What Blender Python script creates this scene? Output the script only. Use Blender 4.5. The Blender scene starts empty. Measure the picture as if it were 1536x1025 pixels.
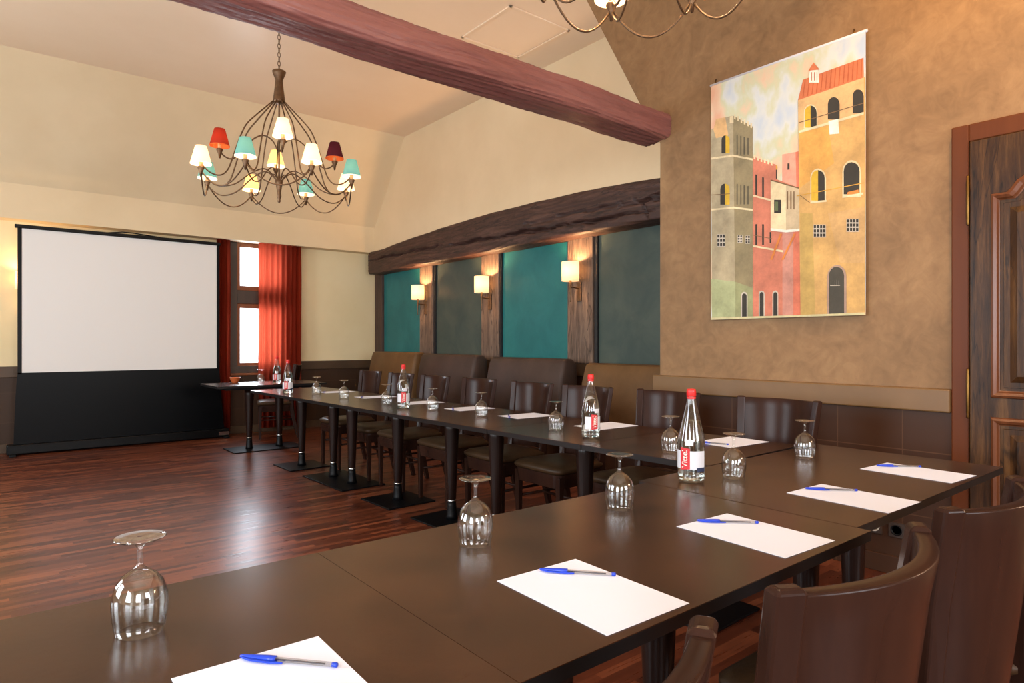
import bpy, math, random
from mathutils import Vector, Matrix
random.seed(7)
C = bpy.context.scene.collection
PI = math.pi
def lin(c):
    c = c/255.0
    return c/12.92 if c <= 0.04045 else ((c+0.055)/1.055)**2.4
def rgb(r, g, b): return (lin(r), lin(g), lin(b), 1.0)

# ------------------------------------------------------------------ materials
class NT:
    def __init__(s, name):
        s.m = bpy.data.materials.new(name); s.m.use_nodes = True
        s.t = s.m.node_tree; s.n = s.t.nodes; s.n.clear()
        s.out = s.n.new('ShaderNodeOutputMaterial')
    def N(s, kind, **kw):
        n = s.n.new('ShaderNode'+kind)
        for k, v in kw.items():
            if k.startswith('_'): setattr(n, k[1:], v)
            else: n.inputs[k.replace('__', ' ')].default_value = v
        return n
    def L(s, a, b): s.t.links.new(a, b)
    def bsdf(s, **kw):
        b = s.N('BsdfPrincipled')
        for k, v in kw.items(): b.inputs[k.replace('__', ' ')].default_value = v
        s.L(b.outputs[0], s.out.inputs[0]); return b
    def coords(s, scale=(1, 1, 1), rot=(0, 0, 0), src='Object'):
        tc = s.N('TexCoord'); mp = s.N('Mapping')
        mp.inputs['Scale'].default_value = scale; mp.inputs['Rotation'].default_value = rot
        s.L(tc.outputs[src], mp.inputs[0]); return mp.outputs[0]
    def noise(s, vec, scale, detail=3, rough=.5, dist=0):
        n = s.N('TexNoise'); n.inputs['Scale'].default_value = scale; n.inputs['Detail'].default_value = detail
        n.inputs['Roughness'].default_value = rough; n.inputs['Distortion'].default_value = dist
        s.L(vec, n.inputs['Vector']); return n
    def ramp(s, fac, stops):
        r = s.N('ValToRGB'); e = r.color_ramp.elements
        while len(e) < len(stops): e.new(0.5)
        for i, (p, c) in enumerate(stops): e[i].position = p; e[i].color = c
        s.L(fac, r.inputs[0]); return r
    def bump(s, height, b, strength=.3, dist=.01):
        n = s.N('Bump'); n.inputs['Strength'].default_value = strength; n.inputs['Distance'].default_value = dist
        s.L(height, n.inputs['Height']); s.L(n.outputs[0], b.inputs['Normal'])

def plain(name, col, rough=.5, metal=0, spec=.5):
    t = NT(name); b = t.bsdf(Base__Color=col, Roughness=rough, Metallic=metal); b.inputs['Specular IOR Level'].default_value = spec
    return t.m
def mottled(name, c1, c2, scale=2.5, rough=.7, scl=(1, 1, 1), bump=.15, detail=6, lo=.35, hi=.65, spec=.4, bscale=None, dist=0):
    t = NT(name); b = t.bsdf(Roughness=rough); b.inputs['Specular IOR Level'].default_value = spec
    v = t.coords(scl); n = t.noise(v, scale, detail, .6, dist)
    r = t.ramp(n.outputs[0], [(lo, c1), (hi, c2)]); t.L(r.outputs[0], b.inputs['Base Color'])
    if bump:
        n2 = t.noise(v, bscale or scale*4, 5, .6); t.bump(n2.outputs[0], b, bump, .006)
    return t.m
def wood(name, c1, c2, axis=0, scale=14, rough=.35, bump=.12, stretch=.08, spec=.5):
    s = [1, 1, 1]; s[axis] = stretch
    return mottled(name, c1, c2, scale, rough, tuple(s), bump, 8, .3, .7, spec, scale*2, .6)

M = {}
M['cream'] = mottled('cream_paint', rgb(224, 203, 166), rgb(231, 211, 175), 1.2, .75, bump=.04)
M['cream_far'] = mottled('warm_cream_paint', rgb(230, 212, 168), rgb(236, 219, 178), 1.2, .75, bump=.04)
M['ceil'] = mottled('ceiling_paint', rgb(236, 212, 184), rgb(241, 219, 193), .9, .36, bump=.0, spec=.5)
# stucco
t = NT('brown_stucco'); b = t.bsdf(Roughness=.62); v = t.coords()
n = t.noise(v, 2.2, 8, .62, .8); n3 = t.noise(v, 9, 8, .65, 1.5)
mx = t.N('Mix', _data_type='FLOAT'); mx.inputs[0].default_value = .38
t.L(n.outputs[0], mx.inputs[2]); t.L(n3.outputs[0], mx.inputs[3])
r = t.ramp(mx.outputs[0], [(.33, rgb(114, 84, 51)), (.5, rgb(134, 101, 65)), (.68, rgb(154, 119, 79))])
t.L(r.outputs[0], b.inputs['Base Color']); t.bump(n3.outputs[0], b, .15, .005); M['stucco'] = t.m
# parquet: long strips along x
t = NT('parquet'); b = t.bsdf(Roughness=.22); b.inputs['Specular IOR Level'].default_value = .4
v = t.coords()
br = t.N('TexBrick'); br.offset = 0; br.offset_frequency = 2; br.squash = 1
br.inputs['Color1'].default_value = (0, 0, 0, 1); br.inputs['Color2'].default_value = (1, 1, 1, 1); br.inputs['Mortar'].default_value = (.35, .35, .35, 1)
br.inputs['Scale'].default_value = 1; br.inputs['Mortar Size'].default_value = .0008; br.inputs['Brick Width'].default_value = .37; br.inputs['Row Height'].default_value = .040
br.inputs['Bias'].default_value = 0
sx = t.N('SeparateXYZ'); t.L(v, sx.inputs[0])
dv = t.N('Math', _operation='DIVIDE'); t.L(sx.outputs[1], dv.inputs[0]); dv.inputs[1].default_value = .040
fl = t.N('Math', _operation='FLOOR'); t.L(dv.outputs[0], fl.inputs[0])
wn = t.N('TexWhiteNoise', _noise_dimensions='1D'); t.L(fl.outputs[0], wn.inputs['W'])
ma = t.N('Math', _operation='MULTIPLY_ADD'); t.L(wn.outputs[0], ma.inputs[0]); ma.inputs[1].default_value = .9; t.L(sx.outputs[0], ma.inputs[2])
cx_ = t.N('CombineXYZ'); t.L(ma.outputs[0], cx_.inputs[0]); t.L(sx.outputs[1], cx_.inputs[1])
t.L(cx_.outputs[0], br.inputs['Vector'])
mp = t.N('Mapping'); mp.inputs['Scale'].default_value = (1.0, 14, 1); t.L(v, mp.inputs[0])
gn = t.noise(mp.outputs[0], 4, 6, .6)
ad = t.N('Math', _operation='MULTIPLY_ADD'); t.L(gn.outputs[0], ad.inputs[0]); ad.inputs[1].default_value = .42
ml = t.N('Math', _operation='MULTIPLY'); t.L(br.outputs[0], ml.inputs[0]); ml.inputs[1].default_value = .52
t.L(ml.outputs[0], ad.inputs[2])
r = t.ramp(ad.outputs[0], [(.12, rgb(58, 27, 18)), (.45, rgb(94, 46, 28)), (.78, rgb(140, 78, 50))])
t.L(r.outputs[0], b.inputs['Base Color'])
rr = t.ramp(gn.outputs[0], [(.3, (.26, .26, .26, 1)), (.7, (.34, .34, .34, 1))]); t.L(rr.outputs[0], b.inputs['Roughness'])
t.bump(br.outputs['Fac'], b, .08, .002); M['floor'] = t.m
M['table'] = mottled('wenge_table_top', rgb(47, 28, 18), rgb(66, 41, 26), 5, .25, (1, 1, 1), .03, 8, .35, .65, .32, 60)
M['table_edge'] = plain('black_table_edge', rgb(26, 23, 23), .3, spec=.3)
M['column'] = wood('dark_stained_column', rgb(24, 13, 10), rgb(36, 20, 15), 2, 12, .28, spec=.25)
M['chair'] = wood('dark_stained_chair', rgb(38, 22, 17), rgb(52, 31, 23), 2, 10, .24, bump=.05, spec=.11)
M['leather'] = mottled('brown_seat_leather', rgb(56, 39, 24), rgb(68, 48, 30), 8, .42, bump=.2, bscale=90, spec=.25)
M['black_metal'] = plain('black_metal', rgb(11, 11, 13), .4, 0, .18)
M['chrome'] = plain('brushed_steel', rgb(190, 190, 190), .22, 1)
M['olive'] = mottled('olive_brown_upholstery', rgb(98, 70, 40), rgb(110, 80, 48), 5, .5, bump=.15, bscale=80, spec=.25)
M['umber'] = mottled('dark_brown_upholstery', rgb(64, 49, 42), rgb(74, 57, 49), 5, .48, bump=.15, bscale=80, spec=.25)
M['rail'] = mottled('brown_rail_paint', rgb(106, 78, 46), rgb(116, 86, 52), 3, .4, bump=.05)
M['rail_dark'] = mottled('dark_rail_paint', rgb(74, 56, 40), rgb(84, 64, 46), 3, .45, bump=.05)
# wainscot with square quilting lines
t = NT('wainscot'); b = t.bsdf(Roughness=.42); v = t.coords(rot=(PI/2, 0, PI/2))
def wains(name, rot, ca, cb, line):
    t = NT(name); b = t.bsdf(Roughness=.42); b.inputs['Specular IOR Level'].default_value = .2; v = t.coords(rot=rot)
    br = t.N('TexBrick'); br.offset = 0
    for k, x in (('Color1', ca), ('Color2', cb), ('Mortar', line)): br.inputs[k].default_value = x
    br.inputs['Scale'].default_value = 1; br.inputs['Mortar Size'].default_value = .003; br.inputs['Brick Width'].default_value = .33; br.inputs['Row Height'].default_value = .33
    t.L(v, br.inputs['Vector']); t.L(br.outputs[0], b.inputs['Base Color']); return t.m
bpy.data.materials.remove(t.m)
M['wains_x'] = wains('wainscot_side', (0, PI/2, 0), rgb(62, 39, 26), rgb(66, 42, 28), rgb(84, 58, 40))
M['wains_y'] = wains('wainscot_far', (PI/2, 0, 0), rgb(62, 45, 34), rgb(66, 48, 36), rgb(76, 56, 42))
M['teal'] = mottled('teal_panel_paint', rgb(26, 104, 106), rgb(38, 118, 118), 3, .5, bump=.1, bscale=50, dist=.6)
M['slate'] = mottled('slate_green_panel_paint', rgb(58, 74, 70), rgb(74, 86, 78), 3, .5, bump=.1, bscale=50, dist=.6)
def timber(name, c1, c2, c3, axis, rough=.7, bump=.9):
    t = NT(name); b = t.bsdf(Roughness=rough); s = [1, 1, 1]; s[axis] = .09
    v = t.coords(tuple(s)); n = t.noise(v, 26, 10, .7, .4)
    r = t.ramp(n.outputs[0], [(.32, c1), (.5, c2), (.66, c3)])
    s2 = [1, 1, 1]; s2[axis] = .12; v2 = t.coords(tuple(s2)); n2 = t.noise(v2, 5, 4, .6, 1.2)
    cr = t.ramp(n2.outputs[0], [(.485, (1, 1, 1, 1)), (.5, (.12, .12, .12, 1)), (.515, (1, 1, 1, 1))])
    mx = t.N('Mix', _data_type='RGBA', _blend_type='MULTIPLY'); mx.inputs[0].default_value = .75
    t.L(r.outputs[0], mx.inputs[6]); t.L(cr.outputs[0], mx.inputs[7]); t.L(mx.outputs[2], b.inputs['Base Color'])
    t.bump(n.outputs[0], b, bump, .006); return t.m
M['post'] = timber('weathered_timber', rgb(74, 56, 46), rgb(108, 88, 74), rgb(134, 112, 94), 2)
M['corner_post'] = timber('brown_corner_timber', rgb(60, 42, 34), rgb(74, 54, 44), rgb(86, 64, 52), 2, bump=.3)
M['beam'] = timber('old_dark_timber', rgb(40, 24, 20), rgb(66, 42, 35), rgb(94, 66, 56), 1, .55)
t = NT('plum_beam_paint'); b = t.bsdf(Roughness=.38); v = t.coords((.12, 1, 1))
n = t.noise(v, 12, 8, .65, .6); r = t.ramp(n.outputs[0], [(.3, rgb(112, 68, 64)), (.5, rgb(138, 88, 82)), (.7, rgb(150, 100, 92))])
t.L(r.outputs[0], b.inputs['Base Color']); t.bump(n.outputs[0], b, .6, .01); M['plum'] = t.m
M['iron'] = mottled('bronzed_iron', rgb(92, 68, 48), rgb(116, 88, 62), 30, .4, bump=.1)
M['iron'].node_tree.nodes['Principled BSDF'].inputs['Metallic'].default_value = .6
M['door'] = timber('carved_door_oak', rgb(30, 16, 7), rgb(62, 38, 17), rgb(92, 62, 32), 2, .36, .3); M['door'].node_tree.nodes['Principled BSDF'].inputs['Specular IOR Level'].default_value = .2
M['casing'] = wood('reddish_casing', rgb(84, 40, 13), rgb(98, 50, 19), 2, 6, .45, spec=.2)
M['brass'] = plain('aged_brass', rgb(118, 88, 46), .4, 1)
M['screen'] = plain('projection_fabric', rgb(232, 230, 226), .8, spec=.2)
M['black_fab'] = plain('black_screen_fabric', rgb(4, 6, 8), .34, spec=.14)
M['black_case'] = plain('black_screen_case', rgb(8, 9, 10), .3, spec=.2)
M['paper'] = plain('white_paper', rgb(224, 232, 250), .6)
M['pen_blue'] = plain('blue_pen_plastic', rgb(20, 60, 190), .3)
M['socket'] = plain('dark_socket_plate', rgb(58, 42, 32), .35)
M['white_plastic'] = plain('white_plastic', rgb(220, 216, 205), .4)
M['red_cap'] = plain('red_bottle_cap', rgb(206, 28, 26), .35)
M['label_red'] = plain('red_label_paper', rgb(196, 34, 40), .5)
M['label_white'] = plain('silver_white_label_paper', rgb(206, 206, 212), .4)
M['label_navy'] = plain('navy_label_paper', rgb(30, 40, 70), .5)
M['grey_dark'] = plain('dark_frame', rgb(34, 34, 36), .5)
M['win_wood'] = wood('window_oak', rgb(120, 66, 34), rgb(150, 88, 46), 2, 8, .45)
M['win_post'] = wood('grey_brown_window_timber', rgb(66, 54, 46), rgb(84, 70, 60), 2, 8, .5)
def thin_glass(name, tint, extra=0.0):
    t = NT(name); tr = t.N('BsdfTransparent'); tr.inputs[0].default_value = tint
    g = t.N('BsdfGlossy'); g.inputs['Roughness'].default_value = .02
    f = t.N('LayerWeight'); pw = t.N('Math', _operation='POWER'); t.L(f.outputs['Facing'], pw.inputs[0]); pw.inputs[1].default_value = 3.0
    ad = t.N('Math', _operation='MULTIPLY_ADD', _use_clamp=True); t.L(pw.outputs[0], ad.inputs[0]); ad.inputs[1].default_value = .85; ad.inputs[2].default_value = .065+extra
    mx = t.N('MixShader'); t.L(ad.outputs[0], mx.inputs[0]); t.L(tr.outputs[0], mx.inputs[1]); t.L(g.outputs[0], mx.inputs[2])
    t.L(mx.outputs[0], t.out.inputs[0]); return t.m
M['glass'] = thin_glass('wine_glass', (.975, .98, .975, 1), .02)
M['bottle'] = thin_glass('bottle_glass', (.93, .955, .94, 1), .03)
t = NT('solid_clear_glass'); g = t.N('BsdfGlass'); g.inputs['IOR'].default_value = 1.45; g.inputs['Color'].default_value = (.97, .98, .97, 1); t.L(g.outputs[0], t.out.inputs[0]); M['solid_glass'] = t.m
t = NT('still_water'); g = t.N('BsdfGlass'); g.inputs['IOR'].default_value = 1.2; g.inputs['Color'].default_value = (.97, .98, .97, 1); t.L(g.outputs[0], t.out.inputs[0]); M['water'] = t.m
M['clear_plastic'] = thin_glass('clear_pen_plastic', (.80, .82, .86, 1), .1)
M['pane'] = thin_glass('window_glass', (.96, .97, .98, 1), .0)
def shade(name, col, emis, strength, trans=.6):
    t = NT(name); d = t.N('BsdfDiffuse'); d.inputs[0].default_value = col
    tr = t.N('BsdfTranslucent'); tr.inputs[0].default_value = col
    mx = t.N('MixShader'); mx.inputs[0].default_value = trans; t.L(d.outputs[0], mx.inputs[1]); t.L(tr.outputs[0], mx.inputs[2])
    e = t.N('Emission'); e.inputs[0].default_value = emis; e.inputs[1].default_value = strength
    a = t.N('AddShader'); t.L(mx.outputs[0], a.inputs[0]); t.L(e.outputs[0], a.inputs[1]); t.L(a.outputs[0], t.out.inputs[0]); return t.m
M['shade_cream'] = shade('cream_shade', rgb(250, 236, 215), rgb(255, 222, 180), .25)
M['shade_teal'] = shade('teal_shade', rgb(100, 156, 160), rgb(120, 185, 190), .14, .5)
M['shade_red'] = shade('red_shade', rgb(158, 70, 54), rgb(200, 70, 45), .12)
M['shade_plum'] = shade('plum_shade', rgb(84, 40, 50), rgb(90, 30, 40), .05, .2)
M['shade_amber'] = shade('amber_shade', rgb(245, 205, 130), rgb(255, 212, 150), .45)
M['shade_sconce'] = shade('sconce_shade', rgb(250, 238, 220), rgb(255, 216, 160), .34)
M['shade_lining'] = shade('white_shade_lining', rgb(252, 244, 228), rgb(255, 236, 200), .6)
M['shade_lining_warm'] = shade('orange_shade_lining', rgb(220, 120, 70), rgb(240, 120, 60), .2)
def emit(name, col, s):
    t = NT(name); e = t.N('Emission'); e.inputs[0].default_value = col; e.inputs[1].default_value = s; t.L(e.outputs[0], t.out.inputs[0]); return t.m
M['bulb'] = emit('lit_bulb', rgb(255, 214, 150), 9)
M['candle'] = plain('tan_candle_sleeve', rgb(206, 160, 110), .5)
t = NT('red_curtain'); d = t.N('BsdfDiffuse'); tr = t.N('BsdfTranslucent'); tp = t.N('BsdfTransparent')
d.inputs[0].default_value = rgb(150, 56, 38); tr.inputs[0].default_value = rgb(205, 124, 102); tp.inputs[0].default_value = rgb(214, 150, 130)
mx = t.N('MixShader'); mx.inputs[0].default_value = .6; t.L(d.outputs[0], mx.inputs[1]); t.L(tr.outputs[0], mx.inputs[2])
m2 = t.N('MixShader'); m2.inputs[0].default_value = .2; t.L(mx.outputs[0], m2.inputs[1]); t.L(tp.outputs[0], m2.inputs[2]); t.L(m2.outputs[0], t.out.inputs[0]); M['curtain'] = t.m

# ------------------------------------------------------------------ mesh helpers
class MB:
    def __init__(s): s.v = []; s.f = []; s.mi = []; s.sm = []
    def add(s, vs, fs, mi=0, smooth=False, T=None):
        o = len(s.v)
        s.v += [tuple(T @ Vector(p)) if T else tuple(p) for p in vs]
        for f in fs: s.f.append([o+i for i in f]); s.mi.append(mi); s.sm.append(smooth)
        return s
    def box(s, x0, x1, y0, y1, z0, z1, mi=0, T=None):
        vs = [(x, y, z) for x in (x0, x1) for y in (y0, y1) for z in (z0, z1)]
        return s.add(vs, [(0, 1, 3, 2), (4, 6, 7, 5), (0, 4, 5, 1), (2, 3, 7, 6), (0, 2, 6, 4), (1, 5, 7, 3)], mi, False, T)
    def lathe(s, prof, n=24, mi=0, smooth=True, T=None, cap=True):
        vs = []; fs = []
        for r, z in prof:
            for i in range(n):
                a = 2*PI*i/n; vs.append((max(r, 1e-5)*math.cos(a), max(r, 1e-5)*math.sin(a), z))
        for j in range(len(prof)-1):
            for i in range(n):
                k = (i+1) % n; fs.append((j*n+i, j*n+k, (j+1)*n+k, (j+1)*n+i))
        if cap:
            fs.append(tuple(range(n-1, -1, -1))); fs.append(tuple(range((len(prof)-1)*n, len(prof)*n)))
        return s.add(vs, fs, mi, smooth, T)
    def tube(s, pts, r, n=8, mi=0, T=None):
        pts = [Vector(p) for p in pts]; rs = r if isinstance(r, (list, tuple)) else [r]*len(pts)
        vs = []; fs = []; up = None
        for i, p in enumerate(pts):
            d = (pts[min(i+1, len(pts)-1)]-pts[max(i-1, 0)]).normalized()
            if up is None: up = Vector((0, 0, 1)) if abs(d.z) < .9 else Vector((1, 0, 0))
            a = d.cross(up).normalized(); b2 = a.cross(d).normalized(); up = b2
            for k in range(n):
                t_ = 2*PI*k/n; vs.append(p+(a*math.cos(t_)+b2*math.sin(t_))*rs[i])
        for j in range(len(pts)-1):
            for k in range(n):
                q = (k+1) % n; fs.append((j*n+k, j*n+q, (j+1)*n+q, (j+1)*n+k))
        fs.append(tuple(range(n-1, -1, -1))); fs.append(tuple(range((len(pts)-1)*n, len(pts)*n)))
        return s.add([tuple(v) for v in vs], fs, mi, True, T)
    def loft(s, rings, mi=0, smooth=False, T=None):     # rings of equal length, closed, capped
        n = len(rings[0]); vs = [p for r_ in rings for p in r_]; fs = []
        for j in range(len(rings)-1):
            for k in range(n):
                q = (k+1) % n; fs.append((j*n+k, j*n+q, (j+1)*n+q, (j+1)*n+k))
        fs.append(tuple(range(n-1, -1, -1))); fs.append(tuple(range((len(rings)-1)*n, len(rings)*n)))
        return s.add(vs, fs, mi, smooth, T)
    def prism(s, poly, axis, a, b_, mi=0, T=None):       # polygon in the other two axes, extruded along axis
        def P3(p, w):
            return (w, p[0], p[1]) if axis == 0 else (p[0], w, p[1]) if axis == 1 else (p[0], p[1], w)
        return s.loft([[P3(p, a) for p in poly], [P3(p, b_) for p in poly]], mi, False, T)
    def build(s, name, mats, parent=None, bevel=0, seg=2, subsurf=0, loc=None, rot=None):
        me = bpy.data.meshes.new(name); me.from_pydata(s.v, [], s.f)
        for m in (mats if isinstance(mats, (list, tuple)) else [mats]): me.materials.append(m)
        for p, i, sm in zip(me.polygons, s.mi, s.sm): p.material_index = i; p.use_smooth = sm
        bm_fix(me)
        o = bpy.data.objects.new(name, me); C.objects.link(o)
        if parent: o.parent = parent
        if loc: o.location = loc
        if rot is not None: o.rotation_euler = (0, 0, rot)
        if bevel:
            b = o.modifiers.new('bevel', 'BEVEL'); b.width = bevel; b.segments = seg; b.limit_method = 'ANGLE'; b.angle_limit = math.radians(40)
        if subsurf:
            b = o.modifiers.new('sub', 'SUBSURF'); b.levels = subsurf; b.render_levels = subsurf
        return o
def bm_fix(me):
    import bmesh
    bm = bmesh.new(); bm.from_mesh(me); bmesh.ops.recalc_face_normals(bm, faces=bm.faces); bm.to_mesh(me); bm.free()
def empty(name, loc=(0, 0, 0), rz=0):
    o = bpy.data.objects.new(name, None); C.objects.link(o); o.location = loc; o.rotation_euler = (0, 0, rz); o.empty_display_size = .05; return o
def tag(o, label, cat, group=None, kind=None):
    o['label'] = label; o['category'] = cat
    if group: o['group'] = group
    if kind: o['kind'] = kind
    return o
def struct(o): o['kind'] = 'structure'; return o
KIDS = {}
def copy_tree(o, loc=None, rz=None, parent=None):
    c = o.copy(); C.objects.link(c)
    if parent: c.parent = parent
    if loc is not None: c.location = loc
    if rz is not None: c.rotation_euler = (0, 0, rz)
    for ch in list(o.children):
        if ch.type in ('MESH', 'EMPTY', 'LIGHT'): copy_tree(ch, parent=c)
    return c
def bez(p, n=6):     # Catmull-Rom through points
    P = [Vector(q) for q in p]; P = [P[0]*2-P[1]]+P+[P[-1]*2-P[-2]]; out = []
    for i in range(1, len(P)-2):
        for k in range(n):
            t = k/n; a, b, c, d = P[i-1:i+3]
            out.append(.5*((2*b)+(c-a)*t+(2*a-5*b+4*c-d)*t*t+(3*b-a-3*c+d)*t**3))
    out.append(P[-2]); return [tuple(v) for v in out]

# ------------------------------------------------------------------ the room
XL, YB, ZC = -2.5, -2.6, 4.08
struct(MB().box(XL-.2, 5.0, YB-.2, 9.3, -.12, 0).build('floor', M['floor']))
cl = MB().box(XL-.2, 5.0, YB-.2, 9.3, ZC, ZC+.1)
struct(cl.build('ceiling', M['ceil']))
# side wall of the near part (tapestry wall) ending in a slanted upper edge
struct(MB().prism([(YB, 0), (2.893, 0), (2.893, 2.635), (3.69, ZC), (YB, ZC)], 0, 3.702, 3.9).build('wall_right', M['stucco']))
struct(MB().box(4.62, 4.75, 2.6, 9.2, 0, 2.6).build('wall_alcove', M['cream']))
struct(MB().box(3.9, 4.75, 2.6, 2.89, 0, 2.635).build('wall_return', M['stucco']))
struct(MB().box(4.475, 4.75, 2.6, 9.2, 2.55, ZC).build('wall_upper', M['cream']))
# far wall with window opening x 2.56..3.2, z .88..2.5
WX0, WX1, WZ0, WZ1 = 2.44, 3.22, .84, 2.56
w = MB(); w.box(XL, WX0, 9.0, 9.25, 0, 2.7); w.box(WX1, 4.75, 9.0, 9.25, 0, 2.7); w.box(WX0, WX1, 9.0, 9.25, 0, WZ0); w.box(WX0, WX1, 9.0, 9.25, WZ1, 2.7)
struct(w.build('wall_far', M['cream_far']))
# soffit and the sloped part above it
struct(MB().prism([(8.8, 2.56), (9.25, 2.56), (9.25, 2.94), (8.8, 2.94)], 0, XL, 4.475).build('trim_1', M['cream']))
struct(MB().prism([(8.8, 2.94), (9.25, 2.94), (9.25, ZC), (7.95, ZC), (7.90, ZC)], 0, XL, 4.475).build('wall_slope', M['cream']))
# left and back walls with window openings (out of frame, they let the daylight in)
LW = [(-1.3, .1), (1.9, 3.3), (5.1, 6.5)]
w = MB(); y = YB
for a, b in LW: w.box(XL-.2, XL, y, a, 0, ZC); w.box(XL-.2, XL, a, b, 0, .9); w.box(XL-.2, XL, a, b, 2.5, ZC); y = b
w.box(XL-.2, XL, y, 9.25, 0, ZC)
struct(w.build('wall_left', M['cream']))
BW = [(-1.6, -.2), (1.2, 2.6)]
w = MB(); x = XL-.2
for a, b in BW: w.box(x, a, YB-.2, YB, 0, ZC); w.box(a, b, YB-.2, YB, 0, .9); w.box(a, b, YB-.2, YB, 2.5, ZC); x = b
w.box(x, 3.9, YB-.2, YB, 0, ZC)
struct(w.build('wall_back', M['cream']))
nwin = 1
def sash(name, T, w, h, mat):
    global nwin
    m = MB()
    m.box(0, w, -.03, .03, 0, .07, T=T); m.box(0, w, -.03, .03, h-.07, h, T=T); m.box(0, .06, -.03, .03, 0, h, T=T); m.box(w-.06, w, -.03, .03, 0, h, T=T)
    m.box(w/2-.04, w/2+.04, -.03, .03, 0, h, T=T); m.box(0, w, -.02, .02, h*.66, h*.66+.04, T=T)
    return struct(m.build(name, mat))
for a, b in LW:
    nwin += 1; sash('window_%d' % nwin, Matrix.Translation((XL-.1, a, .9)) @ Matrix.Rotation(PI/2, 4, 'Z'), b-a, 1.6, M['win_post'])
for a, b in BW:
    nwin += 1; sash('window_%d' % nwin, Matrix.Translation((a, YB-.1, .9)), b-a, 1.6, M['win_post'])

# wainscots, rails, baseboards
struct(MB().box(3.682, 3.702, 1.10, 2.91, 0, .90).build('trim_2', M['wains_x']))
struct(MB().box(3.655, 3.702, 1.10, 2.925, .868, .985).build('trim_3', M['rail'], bevel=.008))
struct(MB().box(3.665, 3.684, 1.10, 2.91, 0, .097).build('baseboard_right', M['wains_x'], bevel=.004))
w = MB(); w.box(XL, WX0-.0, 8.975, 9.0, 0, .83); w.box(WX0, 4.62, 8.975, 9.0, 0, .83)
struct(w.build('trim_4', M['wains_y']))
w = MB(); w.box(XL, 2.34, 8.955, 9.0, .83, .95); w.box(3.24, 4.62, 8.955, 9.0, .83, .95)
struct(w.build('trim_5', M['rail_dark'], bevel=.005))
struct(MB().box(XL, 4.62, 8.955, 8.976, 0, .1).build('baseboard_far', M['rail_dark'], bevel=.004))
struct(MB().box(4.59, 4.62, 2.9, 8.955, 0, .88).build('trim_6', M['wains_x']))
struct(MB().box(4.565, 4.62, 2.9, 8.955, .88, 1.003).build('trim_7', M['rail_dark'], bevel=.005))
# ceiling hatch
h = MB(); hx0, hx1, hy0, hy1 = 3.42, 4.12, 4.24, 4.98
for a in ((hx0, hx1, hy0, hy0+.025), (hx0, hx1, hy1-.025, hy1), (hx0, hx0+.025, hy0, hy1), (hx1-.025, hx1, hy0, hy1)): h.box(a[0], a[1], a[2], a[3], ZC-.012, ZC)
h.box(hx0+.03, hx1-.03, hy0+.03, hy1-.03, ZC-.005, ZC)
struct(h.build('trim_8', M['ceil'], bevel=.003))

# coloured panels and timber posts of the alcove
def panel(y0, y1, mat, label):
    o = MB().box(4.598, 4.62, y0, y1, 1.003, 2.36).build('wall_panel', mat, bevel=.003)
    tag(o, label, 'wall panel', 'painted panels of the alcove wall')
panel(7.63, 8.73, M['teal'], 'dark teal wall panel next to the far corner of the alcove')
panel(6.21, 7.27, M['slate'], 'slate grey-green wall panel between the farthest and middle wall lamps')
panel(4.73, 5.85, M['teal'], 'bright teal wall panel between the middle and nearest wall lamps')
panel(2.9, 4.33, M['slate'], 'slate grey-green wall panel beside the tapestry wall')
def post(y0, y1, mat, label):
    o = MB(); n = 12
    o.box(4.555, 4.62, y0, y1, 1.003, 2.36)
    o = o.build('timber_post', mat, bevel=.012)
    tag(o, label, 'post', 'timber posts of the alcove wall')
post(8.73, 8.955, M['corner_post'], 'dark brown corner timber post at the far end of the alcove wall')
post(7.30, 7.63, M['post'], 'weathered timber post carrying the farthest wall lamp')
post(5.87, 6.21, M['post'], 'weathered timber post carrying the middle wall lamp')
post(4.375, 4.73, M['post'], 'weathered timber post carrying the nearest and largest wall lamp')
for k, yy in enumerate((7.28, 5.86, 4.35)):
    struct(MB().box(4.575, 4.62, yy-.02, yy+.02, 1.003, 2.36).build('trim_%d' % (9+k), M['grey_dark']))

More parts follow.
